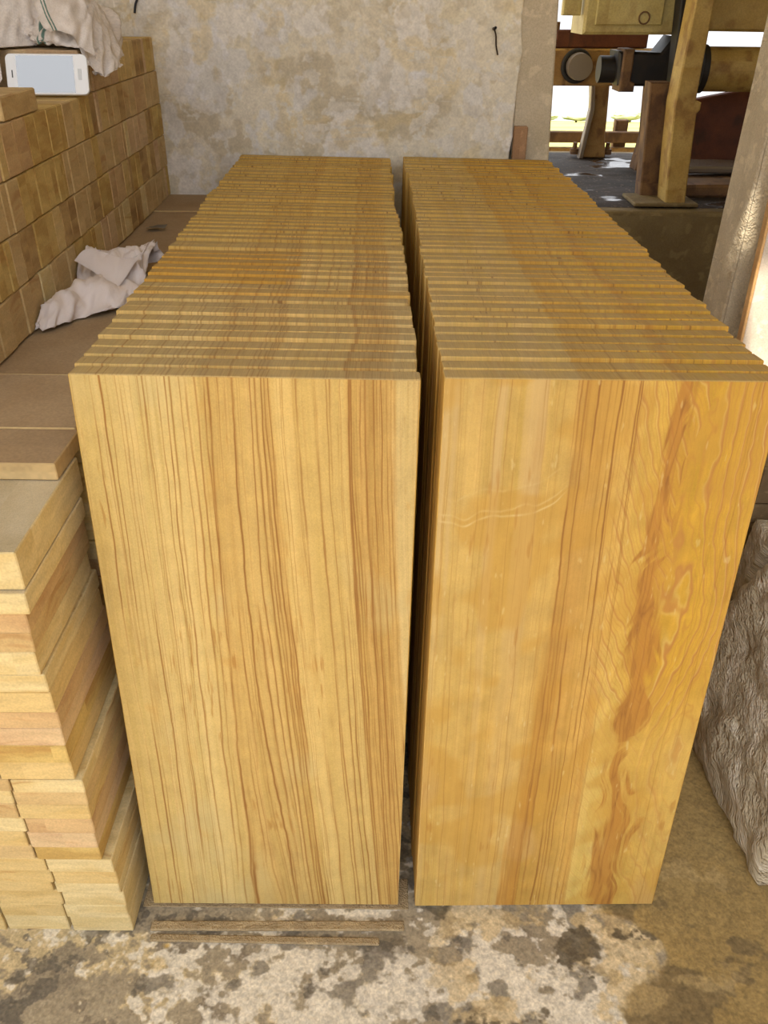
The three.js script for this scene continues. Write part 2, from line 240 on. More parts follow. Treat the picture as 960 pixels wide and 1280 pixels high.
// floor: worn concrete under stone dust, wet mud to the right
const FX0 = -1.6, FX1 = 1.7, FZ0 = -2.4, FZ1 = 0.4;
function floorColor(x, z) {
  const n = fbm(x * 3 + 9, z * 3, 0, 5), m = fbm(x * 9 + 40, z * 11 + 3, 0, 5), d = fbm(x * 26 + 1, z * 30 + 60, 0, 5), e = fbm(x * 80 + 8, z * 88, 0, 3), g = noise(x * 420, z * 420), gg = noise(x * 190 + 5, z * 190), h = fbm(x * 16 + 90, z * 20 + 17, 0, 5);
  let c = mix3([158, 145, 122], [178, 164, 138], 0.5 + n);
  c = mix3(c, [134, 122, 104], 0.8 * ss(0.0, 0.2, d + 0.4 * e - 0.2 * m));                                                 // bare scuffed concrete
  c = mix3(c, [208, 188, 146], 0.9 * ss(-0.08, 0.10, m + 0.5 * d + 0.3 * e + 0.15 * n));                                   // beige dust
  c = mix3(c, [104, 97, 86], 0.8 * ss(0.16, 0.30, h + 0.3 * e - 0.1 * n));                                                // dark scuffs
  const powder = 0.30 - Math.hypot((x - 0.13) / 0.62, (z + 0.90) / 0.27) * 0.34 + 0.45 * m + 0.5 * d + 0.2 * e; c = mix3(c, [228, 220, 204], 0.88 * ss(-0.04, 0.1, powder) * (1 - 0.7 * ss(0.14, 0.3, h))); // white stone powder
  c = mix3(c, [204, 178, 128], 0.6 * ss(0.12, 0.3, fbm(x * 12 + 3, z * 14 + 77, 0, 4) + 0.2 * e) * ss(0.0, 0.2, x));
  c = mix3(c, [88, 77, 58], 0.75 * ss(0.10, 0.2, fbm(x * 9 + 71, z * 13 + 13, 0, 5) + 0.3 * d - 0.15 * ss(0.02, 0.2, powder)) * ss(-0.1, 0.2, x) * (1 - ss(0.7, 0.9, x) * 0.6)); // damp spots
  const mud = ss(-0.02, 0.03, x - 0.55 - 0.28 * (z + 1.0) + 0.28 * fbm(x * 6 + 3, z * 7 + 9, 0, 5)); let md = mix3([172, 146, 92], [160, 134, 82], 0.5 + n);
  md = mix3(md, [118, 100, 68], 0.75 * ss(0.08, 0.22, fbm(x * 11 + 15, z * 13 + 33, 0, 5) + 0.25 * d) * ss(-1.2, -1.05, z)); md = mix3(md, [188, 162, 110], 0.6 * ss(0.1, 0.26, m + 0.3 * d)); c = mix3(c, md, mud * 0.95);
  c = mix3(c, [214, 174, 92], 0.9 * ss(0.016, 0.006, Math.hypot(x + 0.46, (z + 0.99) * 1.2) + 0.01 * d) + 0.35 * ss(0.02, 0.01, Math.hypot(x + 0.47, z + 0.95)));
  return dim(c, 0.96 + 0.09 * g + 0.07 * gg + 0.10 * e);
}
const floorMap = texture(1650, 1400, (u, v) => floorColor(lerp(FX0, FX1, u), lerp(FZ1, FZ0, v)));
const floorBump = texture(1024, 1024, (u, v) => { const x = lerp(FX0, FX1, u), z = lerp(FZ1, FZ0, v); return grey(128 + 90 * fbm(x * 12, z * 12, 0, 5) + 30 * noise(x * 170, z * 170)); }, false);
M.floor = std({ map: floorMap, bumpMap: floorBump, bumpScale: 0.003, roughness: 0.86 });
const yardMap = texture(512, 512, (u, v) => dim(mix3([186, 166, 128], [168, 146, 108], 0.5 + fbm(u * 8, v * 8, 0, 5)), 1 + 0.06 * noise(u * 250, v * 250)));
M.yard = std({ map: yardMap, roughness: 0.95 });

// ---------------------------------------------------------------- the setting
{ // floor: the workplace in front, and the rest of the yard round it
  const g = new THREE.BoxGeometry(FX1 - FX0, 0.1, FZ1 - FZ0, 1, 1, 1); g.translate((FX0 + FX1) / 2, -0.05, (FZ0 + FZ1) / 2);
  struct('floor', g, M.floor, 'worn concrete floor covered in stone dust and mud');
  const pieces = [[-12, FX0, -6.2, 14], [FX1, 12, -6.2, 14], [FX0, FX1, -6.2, FZ0], [FX0, FX1, FZ1, 14]].map(([x0, x1, z0, z1]) => {
    const b = new THREE.BoxGeometry(x1 - x0, 0.1, z1 - z0); const p = b.attributes.position, uv = b.attributes.uv; b.translate((x0 + x1) / 2, -0.05, (z0 + z1) / 2);
    for (let i = 0; i < p.count; i++) uv.setXY(i, p.getX(i) / 2, p.getZ(i) / 2); return b; });
  struct('floor_yard', mergeGeometries(pieces), M.yard, 'dusty yard floor around the workplace');
}
{ // back wall with a ragged plaster edge at its right end
  const pts = [[-4.2, 0], [0.468, 0]]; const r = rng(5);
  for (let y = 0.1; y < 4.5; y += 0.055) pts.push([0.482 - 0.02 * (y / 1.74) + 0.010 * (r() - 0.5) + 0.006 * Math.sin(y * 9), y]);
  pts.push([0.43, 4.5], [-4.2, 4.5]);
  const g = outline(pts, -3.32, 0.22, 0.004); const p = g.attributes.position, uv = g.attributes.uv;
  for (let i = 0; i < p.count; i++) uv.setXY(i, p.getX(i) / 3 + 0.3, p.getY(i) / 2);
  struct('wall_back', g, M.plaster, 'flaking whitewashed plaster wall behind the slabs');
  const side = new THREE.BoxGeometry(0.2, 4.5, 6.5); side.translate(-3.1, 2.25, -0.3); struct('wall_left', side, M.plaster, 'plaster wall along the left side of the shed');
  const rw = mergeGeometries([new THREE.BoxGeometry(0.2, 4.5, 5.6).translate(2.7, 2.25, -0.1), new THREE.BoxGeometry(0.9, 4.5, 0.2).translate(3.05, 2.25, -2.9), new THREE.BoxGeometry(0.2, 4.5, 3.0).translate(3.4, 2.25, -4.4)]); struct('wall_right', rw, std({ map: concreteMap([150, 136, 112], [128, 114, 92], 52), roughness: 0.95 }), 'bare rendered wall along the right side of the shed');
}
{ // roof of sheets with a few missing pieces through which the sun falls
  const s = new THREE.Shape([[-4.2, -1.0], [5.2, -1.0], [5.2, 6.4], [-4.2, 6.4]].map(([x, y]) => new THREE.Vector2(x, y)));
  for (const [x0, x1, z0, z1] of [[0.495, 0.54, -1.335, -1.262], [0.585, 0.75, -1.42, -1.19], [0.47, 0.8, -1.1, -0.92]]) s.holes.push(new THREE.Path([[x0, -z1], [x1, -z1], [x1, -z0], [x0, -z0]].map(([x, y]) => new THREE.Vector2(x, y))));
  const g = new THREE.ExtrudeGeometry(s, { depth: 0.04, bevelEnabled: false }); g.rotateX(-Math.PI / 2); g.translate(0, 4.5, 0);
  struct('ceiling', g, std({ color: 0xbdb6a8, roughness: 0.9 }), 'sheet roof of the shed');
  [-0.6, 0.9, -2.2].forEach((z, i) => { const b = new THREE.BoxGeometry(9.4, 0.14, 0.1); b.translate(0.5, 4.43, z); struct('trim_' + (i + 1), b, std({ color: 0x4a4038, roughness: 0.8 }), 'roof beam under the sheets'); });
}
// ---------------------------------------------------------------- the two rows of slabs
function slabRow(o) {
  const r = rng(o.seed), pitch = o.length / NSLAB, t = pitch * 0.965;
  let shift = 0;
  for (let k = 0; k < NSLAB; k++) {
    if (k && r() < 0.12) shift = (r() - 0.5) * 0.018; const jx = k ? shift + (r() - 0.5) * 0.006 : 0, jh = k ? (r() - 0.5) * 0.005 + (k % 9 === 0 ? 0.002 : 0) : 0, jw = k ? (r() - 0.5) * 0.005 : 0;
    const W = o.w + jw, H = o.h + jh;
    const uvOf = (a, x, y, z) => a === 2 && k === 0 && z > 0 ? [x / W + 0.5, y / H + 0.5] : [x / W + 0.5 - 0.05 * (0.5 - y / H) * (a === 0 ? 0 : 1), (k + 0.5 - 0.9 * z / t) / NSLAB];
    const g = chamferBox(W, H, t, 0.0016, uvOf, (a, s) => a === 1 && s > 0 ? 1 : a === 2 && s > 0 && k === 0 ? 2 : 0);
    g.translate(W / 2, H / 2, -t / 2);
    const n = k + 1, label = k === 0 ? o.first : k === NSLAB - 1 ? o.last : `${ordinal(n)} sandstone slab from the front in the ${o.side} row of upright slabs`;
    const m = single('sandstone_slab', g, k === 0 ? [o.mats[0], o.mats[1], o.mats[2]] : [o.mats[0], o.mats[1]], label, 'stone slab', `upright slabs in the ${o.side} row`);
    m.rotation.order = 'YXZ'; m.rotation.set(-o.lean, o.yaw * (1 - k / NSLAB), -o.tilt);
    m.position.set(o.x + o.drift * pitch * k + jx, 0.015, o.z - pitch * k);
  }
}
slabRow({ seed: 3, side: 'left', x: -0.5085, z: -1.0775, w: 0.55, h: 1.236, lean: 0.0848, yaw: 0.0133, tilt: 0.0126, drift: -0.0241, length: 2.10, mats: [M.leftSide, M.leftTop, M.leftFace],
  first: 'foremost sandstone slab of the left row, its face striped like pale wood', last: 'rearmost sandstone slab of the left row, leaning on the plaster wall' });
slabRow({ seed: 8, side: 'right', x: 0.0795, z: -1.0775, w: 0.54, h: 1.236, lean: 0.0848, yaw: 0.0296, tilt: 0.0126, drift: -0.0159, length: 2.09, mats: [M.rightSide, M.rightTop, M.rightFace],
  first: 'foremost sandstone slab of the right row, its golden face swirled and banded', last: 'rearmost sandstone slab of the right row, beside the concrete post' });
{ // thin strips that carry the slabs
  const wood = std({ map: concreteMap([184, 162, 124], [150, 130, 98], 44), bumpMap: concreteBump, bumpScale: 0.006, roughness: 0.95 });
  [[-0.235, -1.115, 0.60, 0.075, 'left'], [-0.25, -1.9, 0.6, 0.08, 'left'], [-0.27, -2.9, 0.6, 0.08, 'left'], [0.35, -1.15, 0.5, 0.08, 'right'], [0.35, -1.95, 0.5, 0.08, 'right'], [0.33, -2.9, 0.5, 0.08, 'right']].forEach(([x, z, w, d, side], i) => {
    const m = single('timber_batten', block(w, 0.0036, d, 0.003, 0.4), wood, `dusty batten under the ${['front', 'middle', 'back'][i % 3]} of the ${side} slab row`, 'batten', 'battens under the slabs'); m.position.set(x, 0.0019, z); });
  const rib2 = single('timber_batten', block(0.5, 0.007, 0.016, 0.003, 0.4, 0.3, 0.1), wood, 'thin batten strip nearest the camera, before the left slab row', 'batten', 'battens under the slabs'); rib2.position.set(-0.25, 0.0036, -1.003); rib2.rotation.y = -0.008;
  const rib = single('timber_batten', block(0.56, 0.008, 0.022, 0.003, 0.4), wood, 'narrow dusty batten on the floor in front of the left slab row', 'batten', 'battens under the slabs'); rib.position.set(-0.225, 0.0041, -1.034); rib.rotation.y = 0.01;
}

// ---------------------------------------------------------------- low pile of tiles at the left
const rt = rng(77);
const pick = () => M.tiles[[0, 0, 1, 1, 2, 3, 3, 4, 5][Math.floor(rt() * 9)]];
{
  const core = new THREE.BoxGeometry(0.52, 1.055, 2.0); core.translate(-0.99, 0.5275, -2.31); const p2 = new THREE.BoxGeometry(0.68, 1.055, 1.7); p2.translate(-0.91, 0.5275, -2.46);
  struct('trim_4', mergeGeometries([core, p2]), M.tiles[1], 'masonry core of the low tile pile under the bench plates');
  // heights of the joints in the foremost column, from the floor up, and the x of its right edge
  const y = [0.0, 0.058, 0.104, 0.156, 0.192, 0.236, 0.278, 0.322, 0.37, 0.415, 0.457, 0.498, 0.533, 0.585, 0.631, 0.676, 0.718, 0.767, 0.808, 0.858, 0.901, 0.945, 0.986, 1.02, 1.056];
  const xr = [-0.542, -0.541, -0.539, -0.541, -0.539, -0.540, -0.558, -0.556, -0.552, -0.551, -0.550, -0.547, -0.560, -0.556, -0.554, -0.552, -0.552, -0.552, -0.556, -0.554, -0.551, -0.538, -0.540, -0.537];
  const tone = [3, 3, 3, 3, 0, 3, 2, 5, 4, 0, 1, 3, 0, 2, 5, 4, 0, 3, 3, 1, 4, 3, 3, 3];
  const total = xr.length;
  for (let i = 0; i < total - 1; i++) {
    const top = i >= total - 3, w = top ? 0.3 : 0.128 + 0.008 * rt(), h = y[i + 1] - y[i] - 0.0012, zf = -1.019 + 0.058 * (y[i] / 1.03) + (rt() - 0.5) * 0.004 + (i === 21 ? 0.008 : 0) + (i === 22 ? -0.004 : 0), len = 0.28 + 0.02 * rt();
    const hh = i === total - 2 ? 1.056 - y[i] - 0.0012 : h;
    const m = single('sandstone_tile', top ? chamferBox(w, hh, len, 0.002, metric(0.3, rt(), rt()), (a, q) => a === 1 && q > 0 ? 1 : 0) : block(w, hh, len, 0.002, 0.3, rt(), rt()), top ? [M.tiles[tone[i]], M.plate[3]] : M.tiles[tone[i]], i === total - 2 ? 'wide flat tile on top of the front left pile, below the bench plate' : `tile in the front left pile, ${ordinal(total - 1 - i)} from its top along the right edge`, 'stone tile', 'tiles piled at the front left');
    m.position.set(xr[i] - w / 2, y[i] + hh / 2 + 0.0006, zf - len / 2); m.rotation.y = (rt() - 0.5) * 0.012 + 0.02 * (i / total);
    if (!top) { // the column beside it
      const w2 = 0.135, j = Math.min(0.012, 0.001 + 0.012 * Math.max(0, rt() - 0.55)), n = single('sandstone_tile', block(w2, h, len, 0.002, 0.3, rt(), rt()), M.tiles[[3, 0, 3, 1][Math.floor(rt() * 4)]], `tile in the second column of the front left pile, ${ordinal(total - 3 - i)} from its top`, 'stone tile', 'tiles piled at the front left');
      n.position.set(xr[i] - w - j - w2 / 2 - 0.003, y[i] + h / 2 + 0.0006, zf - len / 2 - 0.002);
      if (i < 9) { const q = single('sandstone_tile', block(0.135, h, len, 0.002, 0.3, rt(), rt()), M.tiles[[3, 0, 3][Math.floor(rt() * 3)]], `tile in the third column of the front left pile, ${ordinal(i + 1)} from the floor`, 'stone tile', 'tiles piled at the front left'); q.position.set(n.position.x - 0.139, n.position.y, n.position.z + 0.003); }
    }
  }
  // second stack behind, only its right side shows in the gap beside the slabs
  for (let i = 0; i < 24; i++) { const h = 1.055 / 24, len = 0.29; const m = single('sandstone_tile', block(0.14, h - 0.0012, len, 0.002, 0.3, rt(), rt()), pick(), `tile in the stack behind the front left pile, ${ordinal(24 - i)} from its top`, 'stone tile', 'tiles in the second stack at the left');
    m.position.set(-0.533 - 0.01 * rt() - 0.07, (i + 0.5) * h, -1.318 - len / 2 - 0.006 * rt()); }
  // plates on top of the low pile
  [[-1.303, -1.176, -0.545, 0], [-1.546, -1.305, -0.552, 0.001], [-2.29, -1.548, -0.552, 0], [-3.024, -2.293, -0.60, 0.001], [-3.312, -3.027, -0.60, 0.004]].forEach(([z0, z1, x1, up], i) => {
    const x0 = -1.24, m = single('stone_plate', chamferBox(x1 - x0, 0.032, z1 - z0, 0.002, metric(0.8, i * 0.3, 0.2 * i), (a, q) => a === 1 && q > 0 ? 1 : 0), [M.tiles[1], M.plate[i % 3]], `flat brown plate on the low left pile, ${['nearest the camera', 'second from the camera', 'with the white rag on it', 'with a dark scrap on it', 'touching the plaster wall'][i]}`, 'stone plate', 'plates on the low left pile');
    m.position.set((x0 + x1) / 2, 1.0572 + 0.016 + up, (z0 + z1) / 2); });
}
// ---------------------------------------------------------------- high pile of tiles on edge, along the left
const faceX = (z) => -0.797 - 0.0224 * (-z - 1.578);
{
  const r = rng(202), CH = 0.1055, names = ['bottom', 'second', 'third', 'fourth', 'top'];
  for (let c = 0; c < 5; c++) {
    let z = -3.312, n = 0, last = 0; const zEnd = c === 4 ? -2.47 : -1.45;
    while (z < zEnd) {
      const t = r() < 0.28 ? 0.03 + 0.012 * r() : 0.05 + 0.035 * r(), zc = z + t / 2; n++;
      if (r() < 0.62) last = [0, 0, 1, 1, 1, 2, 2, 4, 5, 6, 6, 3][Math.floor(r() * 12)];
      const h = CH - 0.0016 - 0.0012 * r(), m = single('sandstone_brick', block(0.42, h, t - 0.0012, 0.0025, 0.3, r(), r()), M.tiles[last], `sandstone brick, ${ordinal(n)} from the plaster wall in the ${names[c]} course of the left pile`, 'stone brick', 'bricks stacked along the left');
      m.position.set(faceX(zc) - 0.21 + (r() - 0.5) * 0.004 - 0.001, 1.0912 + 0.003 + c * CH + h / 2, zc); m.rotation.y = 0.0224; z += t;
    }
  }
  const m = single('sandstone_tile', block(0.14, 0.047, 0.215, 0.003, 0.3, 0.2, 0.7), M.tiles[1], 'loose tile lying flat on the left pile in front of the phone', 'stone tile');
  m.position.set(-0.876, 1.0942 + 4 * CH + 0.0238, -1.978); m.rotation.y = 0.03;
}

// ---------------------------------------------------------------- cloth
const weave = texture(256, 256, (u, v) => grey(128 + 50 * Math.sin(u * 400) * Math.sin(v * 400) + 40 * noise(u * 90, v * 90)), false);
function bspline(net, nu, nv) { // smooth surface through a control net [row][column] of points
  const R = net.length, C = net[0].length, get = (i, j) => net[Math.max(0, Math.min(R - 1, i))][Math.max(0, Math.min(C - 1, j))];
  const w = (t) => [Math.pow(1 - t, 3) / 6, (3 * t * t * t - 6 * t * t + 4) / 6, (-3 * t * t * t + 3 * t * t + 3 * t + 1) / 6, t * t * t / 6];
  const pos = [], uv = [], idx = [];
  for (let a = 0; a <= nu; a++) for (let b = 0; b <= nv; b++) {
    const s = a / nu * (R + 1) - 1, q = b / nv * (C + 1) - 1, i = Math.min(Math.floor(s), R - 1), j = Math.min(Math.floor(q), C - 1), wu = w(s - i), wv = w(q - j), p = [0, 0, 0];
    for (let m = 0; m < 4; m++) for (let n = 0; n < 4; n++) { const k = get(i - 1 + m, j - 1 + n); for (let d = 0; d < 3; d++) p[d] += k[d] * wu[m] * wv[n]; }
    pos.push(...p); uv.push(a / nu * 3, b / nv * 2);
  }
  for (let a = 0; a < nu; a++) for (let b = 0; b < nv; b++) { const o = a * (nv + 1) + b; idx.push(o, o + 1, o + nv + 1, o + 1, o + nv + 2, o + nv + 1); }
  const g = new THREE.BufferGeometry(); g.setAttribute('position', new THREE.Float32BufferAttribute(pos, 3)); g.setAttribute('uv', new THREE.Float32BufferAttribute(uv, 2)); g.setIndex(idx); g.computeVertexNormals(); return g;
}
function crumple(g, amp, freq, seed) { const p = g.attributes.position, n = g.attributes.normal; for (let i = 0; i < p.count; i++) { const x = p.getX(i), y = p.getY(i), z = p.getZ(i); const d = (1 - 2 * Math.abs(fbm(x * freq + seed, z * freq + y * freq, y * freq * 0.6 + 0.01, 2))) * amp - amp * 0.4; p.setXYZ(i, x + n.getX(i) * d, y + n.getY(i) * d, z + n.getZ(i) * d); } g.computeVertexNormals(); return g; }
{
  const mat = std({ color: 0xf0e6e4, roughness: 0.95, bumpMap: weave, bumpScale: 0.0008, side: THREE.DoubleSide });
  const B = 1.095;
  const main = bspline([
    [[-0.806, B + 0.002, -1.775], [-0.80, B + 0.022, -1.78], [-0.795, B + 0.026, -1.785], [-0.785, B + 0.02, -1.785], [-0.78, B + 0.002, -1.78]],
    [[-0.80, B + 0.004, -1.84], [-0.79, B + 0.035, -1.85], [-0.775, B + 0.040, -1.86], [-0.755, B + 0.03, -1.855], [-0.745, B + 0.002, -1.85]],
    [[-0.79, B + 0.004, -1.93], [-0.775, B + 0.055, -1.94], [-0.75, B + 0.062, -1.94], [-0.71, B + 0.036, -1.92], [-0.69, B + 0.002, -1.90]],
    [[-0.80, B + 0.004, -2.04], [-0.76, B + 0.03, -2.05], [-0.72, B + 0.048, -2.04], [-0.67, B + 0.044, -2.0], [-0.63, B + 0.002, -1.95]],
    [[-0.815, B + 0.01, -2.10], [-0.765, B + 0.022, -2.12], [-0.70, B + 0.030, -2.11], [-0.65, B + 0.035, -2.06], [-0.61, B + 0.012, -2.0]],
    [[-0.812, B + 0.045, -2.12], [-0.785, B + 0.035, -2.18], [-0.715, B + 0.085, -2.16], [-0.66, B + 0.055, -2.14], [-0.625, B + 0.025, -2.10]],
    [[-0.812, B + 0.075, -2.18], [-0.78, B + 0.06, -2.22], [-0.735, B + 0.062, -2.22], [-0.675, B + 0.072, -2.24], [-0.64, B + 0.06, -2.22]],
    [[-0.812, B + 0.07, -2.24], [-0.775, B + 0.05, -2.27], [-0.72, B + 0.04, -2.27], [-0.67, B + 0.080, -2.32], [-0.64, B + 0.085, -2.28]],
    [[-0.812, B + 0.01, -2.29], [-0.77, B + 0.006, -2.31], [-0.71, B + 0.006, -2.31], [-0.66, B + 0.01, -2.31], [-0.63, B + 0.03, -2.33]],
  ], 90, 50);
  crumple(main, 0.020, 19, 4); crumple(main, 0.006, 42, 7);
  const flap = bspline([
    [[-0.80, B + 0.075, -2.10], [-0.775, B + 0.10, -2.13], [-0.745, B + 0.10, -2.14], [-0.72, B + 0.075, -2.12]],
    [[-0.76, B + 0.06, -2.08], [-0.74, B + 0.085, -2.11], [-0.70, B + 0.085, -2.12], [-0.67, B + 0.07, -2.12]],
    [[-0.71, B + 0.045, -2.04], [-0.69, B + 0.065, -2.08], [-0.66, B + 0.075, -2.12], [-0.635, B + 0.07, -2.14]],
    [[-0.67, B + 0.03, -2.0], [-0.655, B + 0.05, -2.06], [-0.635, B + 0.085, -2.16], [-0.62, B + 0.10, -2.22]],
  ], 40, 30);
  crumple(flap, 0.008, 26, 9);
  const rag = single('cloth_rag', mergeGeometries([main, flap]), mat, 'crumpled white cloth rag lying on the low left pile', 'rag');
  const gp = rag.geometry.attributes.position; for (let i = 0; i < gp.count; i++) { if (gp.getY(i) < 1.0935) gp.setY(i, 1.0935); const lim = faceX(gp.getZ(i)) + 0.006; if (gp.getX(i) < lim) gp.setX(i, lim); } rag.geometry.computeVertexNormals();
}
{ // sack: overlapping folds of coarse cloth with green stripes woven in
  const cloth = (seed) => texture(512, 256, (u, v) => { const g = noise(u * 256, v * 128 + seed), n = fbm(u * 9 + seed, v * 9, 0, 3); let c = dim(mix3([234, 226, 221], [224, 214, 207], 0.5 + n), 0.98 + 0.05 * g); for (const q of [0.30, 0.345]) c = mix3(c, [74, 108, 98], 0.85 * ss(0.013, 0.007, Math.abs(v - q) + 0.002 * noise(u * 60, q * 50))); return c; });
  const mat = std({ map: cloth(3), roughness: 0.95, bumpMap: weave, bumpScale: 0.0008, side: THREE.DoubleSide }), r = rng(515);
  const net = (rows, amt) => rows.map((row) => row.map(([x, y, z]) => [x + (r() - 0.5) * amt, y + (r() - 0.5) * amt, z + (r() - 0.5) * amt]));
  const fix = (g) => { const uv = g.attributes.uv; for (let i = 0; i < uv.count; i++) uv.setXY(i, uv.getX(i) / 3, uv.getY(i) / 2); return g; };
  const T = 1.627;
  const bundle = fix(bspline(net([
    [[-1.00, T, -2.84], [-0.95, T, -2.86], [-0.90, T, -2.86], [-0.86, T, -2.86], [-0.84, T, -2.84], [-0.825, T, -2.82], [-0.81, 1.60, -2.78]],
    [[-1.00, 1.68, -2.79], [-0.95, 1.72, -2.80], [-0.90, 1.74, -2.80], [-0.86, 1.72, -2.79], [-0.82, 1.70, -2.77], [-0.79, 1.65, -2.75], [-0.775, 1.61, -2.74]],
    [[-1.00, 1.72, -2.70], [-0.95, 1.77, -2.70], [-0.90, 1.75, -2.70], [-0.86, 1.77, -2.69], [-0.81, 1.74, -2.68], [-0.765, 1.68, -2.66], [-0.755, 1.59, -2.66]],
    [[-1.00, 1.68, -2.62], [-0.95, 1.72, -2.60], [-0.90, 1.76, -2.60], [-0.85, 1.72, -2.58], [-0.80, 1.735, -2.58], [-0.755, 1.66, -2.58], [-0.75, 1.575, -2.58]],
    [[-0.99, 1.65, -2.56], [-0.95, 1.68, -2.53], [-0.90, 1.69, -2.51], [-0.85, 1.71, -2.50], [-0.80, 1.67, -2.50], [-0.76, 1.62, -2.50], [-0.755, 1.56, -2.50]],
    [[-0.98, T, -2.52], [-0.94, 1.64, -2.47], [-0.90, 1.635, -2.45], [-0.855, 1.64, -2.44], [-0.81, 1.62, -2.44], [-0.775, 1.58, -2.44], [-0.77, 1.545, -2.45]],
    [[-0.97, T, -2.54], [-0.94, T, -2.50], [-0.90, T, -2.48], [-0.86, T, -2.47], [-0.81, 1.60, -2.46], [-0.785, 1.565, -2.46], [-0.78, 1.55, -2.47]],
  ], 0.040), 110, 110)); crumple(bundle, 0.024, 16, 6); crumple(bundle, 0.007, 40, 2);
  const drape = fix(bspline(net([
    [[-1.24, T, -2.86], [-1.17, 1.70, -2.88], [-1.10, 1.76, -2.88], [-1.03, 1.74, -2.86], [-0.97, 1.70, -2.84], [-0.93, T, -2.82]],
    [[-1.25, 1.70, -2.78], [-1.17, 1.80, -2.78], [-1.10, 1.84, -2.76], [-1.03, 1.87, -2.76], [-0.96, 1.82, -2.74], [-0.90, 1.70, -2.74]],
    [[-1.25, 1.68, -2.68], [-1.17, 1.76, -2.66], [-1.11, 1.72, -2.66], [-1.05, 1.82, -2.66], [-0.97, 1.80, -2.66], [-0.91, 1.69, -2.66]],
    [[-1.25, 1.65, -2.58], [-1.18, 1.68, -2.56], [-1.12, 1.70, -2.55], [-1.06, 1.74, -2.56], [-0.99, 1.73, -2.58], [-0.94, 1.65, -2.58]],
    [[-1.25, 1.60, -2.48], [-1.19, 1.65, -2.46], [-1.13, 1.62, -2.45], [-1.07, 1.67, -2.46], [-1.02, 1.66, -2.48], [-0.97, 1.635, -2.52]],
    [[-1.25, 1.56, -2.40], [-1.19, 1.60, -2.38], [-1.14, 1.57, -2.37], [-1.08, 1.61, -2.38], [-1.04, 1.58, -2.385], [-1.015, 1.56, -2.39]],
    [[-1.25, 1.522, -2.32], [-1.19, 1.545, -2.31], [-1.14, 1.53, -2.31], [-1.09, 1.545, -2.32], [-1.05, 1.53, -2.33], [-1.02, 1.522, -2.35]],
    [[-1.25, 1.52, -2.28], [-1.19, 1.522, -2.27], [-1.14, 1.52, -2.27], [-1.09, 1.522, -2.28], [-1.055, 1.52, -2.29], [-1.03, 1.52, -2.32]],
  ], 0.032), 110, 90)); crumple(drape, 0.022, 14, 3); crumple(drape, 0.006, 38, 5);
  const flap = fix(bspline(net([
    [[-0.93, 1.735, -2.52], [-0.90, 1.745, -2.53], [-0.86, 1.75, -2.54], [-0.82, 1.73, -2.54]],
    [[-0.92, 1.705, -2.475], [-0.88, 1.725, -2.475], [-0.84, 1.72, -2.48], [-0.79, 1.70, -2.51]],
    [[-0.90, 1.67, -2.44], [-0.86, 1.69, -2.44], [-0.82, 1.675, -2.445], [-0.775, 1.65, -2.47]],
    [[-0.885, 1.65, -2.43], [-0.85, 1.665, -2.425], [-0.81, 1.635, -2.43], [-0.77, 1.605, -2.45]],
  ], 0.026), 50, 50)); crumple(flap, 0.014, 22, 8);
  const g = mergeGeometries([bundle, drape, flap]), p = g.attributes.position;
  for (let i = 0; i < p.count; i++) { let x = p.getX(i), y = p.getY(i), z = p.getZ(i); if (z < -2.395 && x < faceX(z) + 0.008 && y < 1.6245) { if (x > faceX(z) - 0.03 && y < 1.61) x = faceX(z) + 0.008; else y = 1.6245 + 0.001; } if (z >= -2.395 && x < faceX(z) + 0.008 && y < 1.519) y = 1.519; p.setXYZ(i, x, y, z); }
  g.computeVertexNormals();
  single('cloth_sack', g, mat, 'crumpled off-white sack with green stripes heaped on the left pile', 'sack');
}
{ // phone
  const t = thing('mobile_phone', 'white mobile phone lying on its side, leaning on the sack', 'phone');
  const w = 0.205, h = 0.098, d = 0.011, s = new THREE.Shape(), r = 0.014;
  s.moveTo(-w / 2 + r, -h / 2); s.lineTo(w / 2 - r, -h / 2); s.absarc(w / 2 - r, -h / 2 + r, r, -Math.PI / 2, 0); s.lineTo(w / 2, h / 2 - r); s.absarc(w / 2 - r, h / 2 - r, r, 0, Math.PI / 2); s.lineTo(-w / 2 + r, h / 2); s.absarc(-w / 2 + r, h / 2 - r, r, Math.PI / 2, Math.PI); s.lineTo(-w / 2, -h / 2 + r); s.absarc(-w / 2 + r, -h / 2 + r, r, Math.PI, Math.PI * 1.5);
  const body = new THREE.ExtrudeGeometry(s, { depth: d - 0.004, bevelEnabled: true, bevelSize: 0.002, bevelThickness: 0.002, bevelOffset: -0.002, bevelSegments: 3 }); body.translate(0, h / 2, -d / 2 + 0.002);
  part('body', body, new THREE.MeshPhysicalMaterial({ color: 0xe6e8ec, roughness: 0.25, clearcoat: 0.6 }), t);
  const scr = new THREE.BoxGeometry(w * 0.70, h * 0.9, 0.0008); scr.translate(-0.004, h / 2, d / 2 + 0.0002); part('screen', scr, new THREE.MeshPhysicalMaterial({ color: 0x2c3444, roughness: 0.04, ior: 2.3, clearcoat: 1, clearcoatRoughness: 0.02 }), t, 'dark glossy screen');
  const btn = new RoundedBoxGeometry(0.009, 0.027, 0.0016, 2, 0.0007); btn.translate(w * 0.40, h / 2, d / 2 + 0.0003); part('home_button', btn, std({ color: 0xd2d6da, roughness: 0.3 }), t);
  const ear = new THREE.BoxGeometry(0.003, 0.018, 0.0008); ear.translate(-w * 0.425, h / 2, d / 2 + 0.0002); part('earpiece', ear, std({ color: 0x44474c, roughness: 0.5 }), t);
  t.position.set(-0.882, 1.521, -2.368); t.rotation.order = 'YXZ'; t.rotation.set(-0.37, 0.10, -0.004);
}
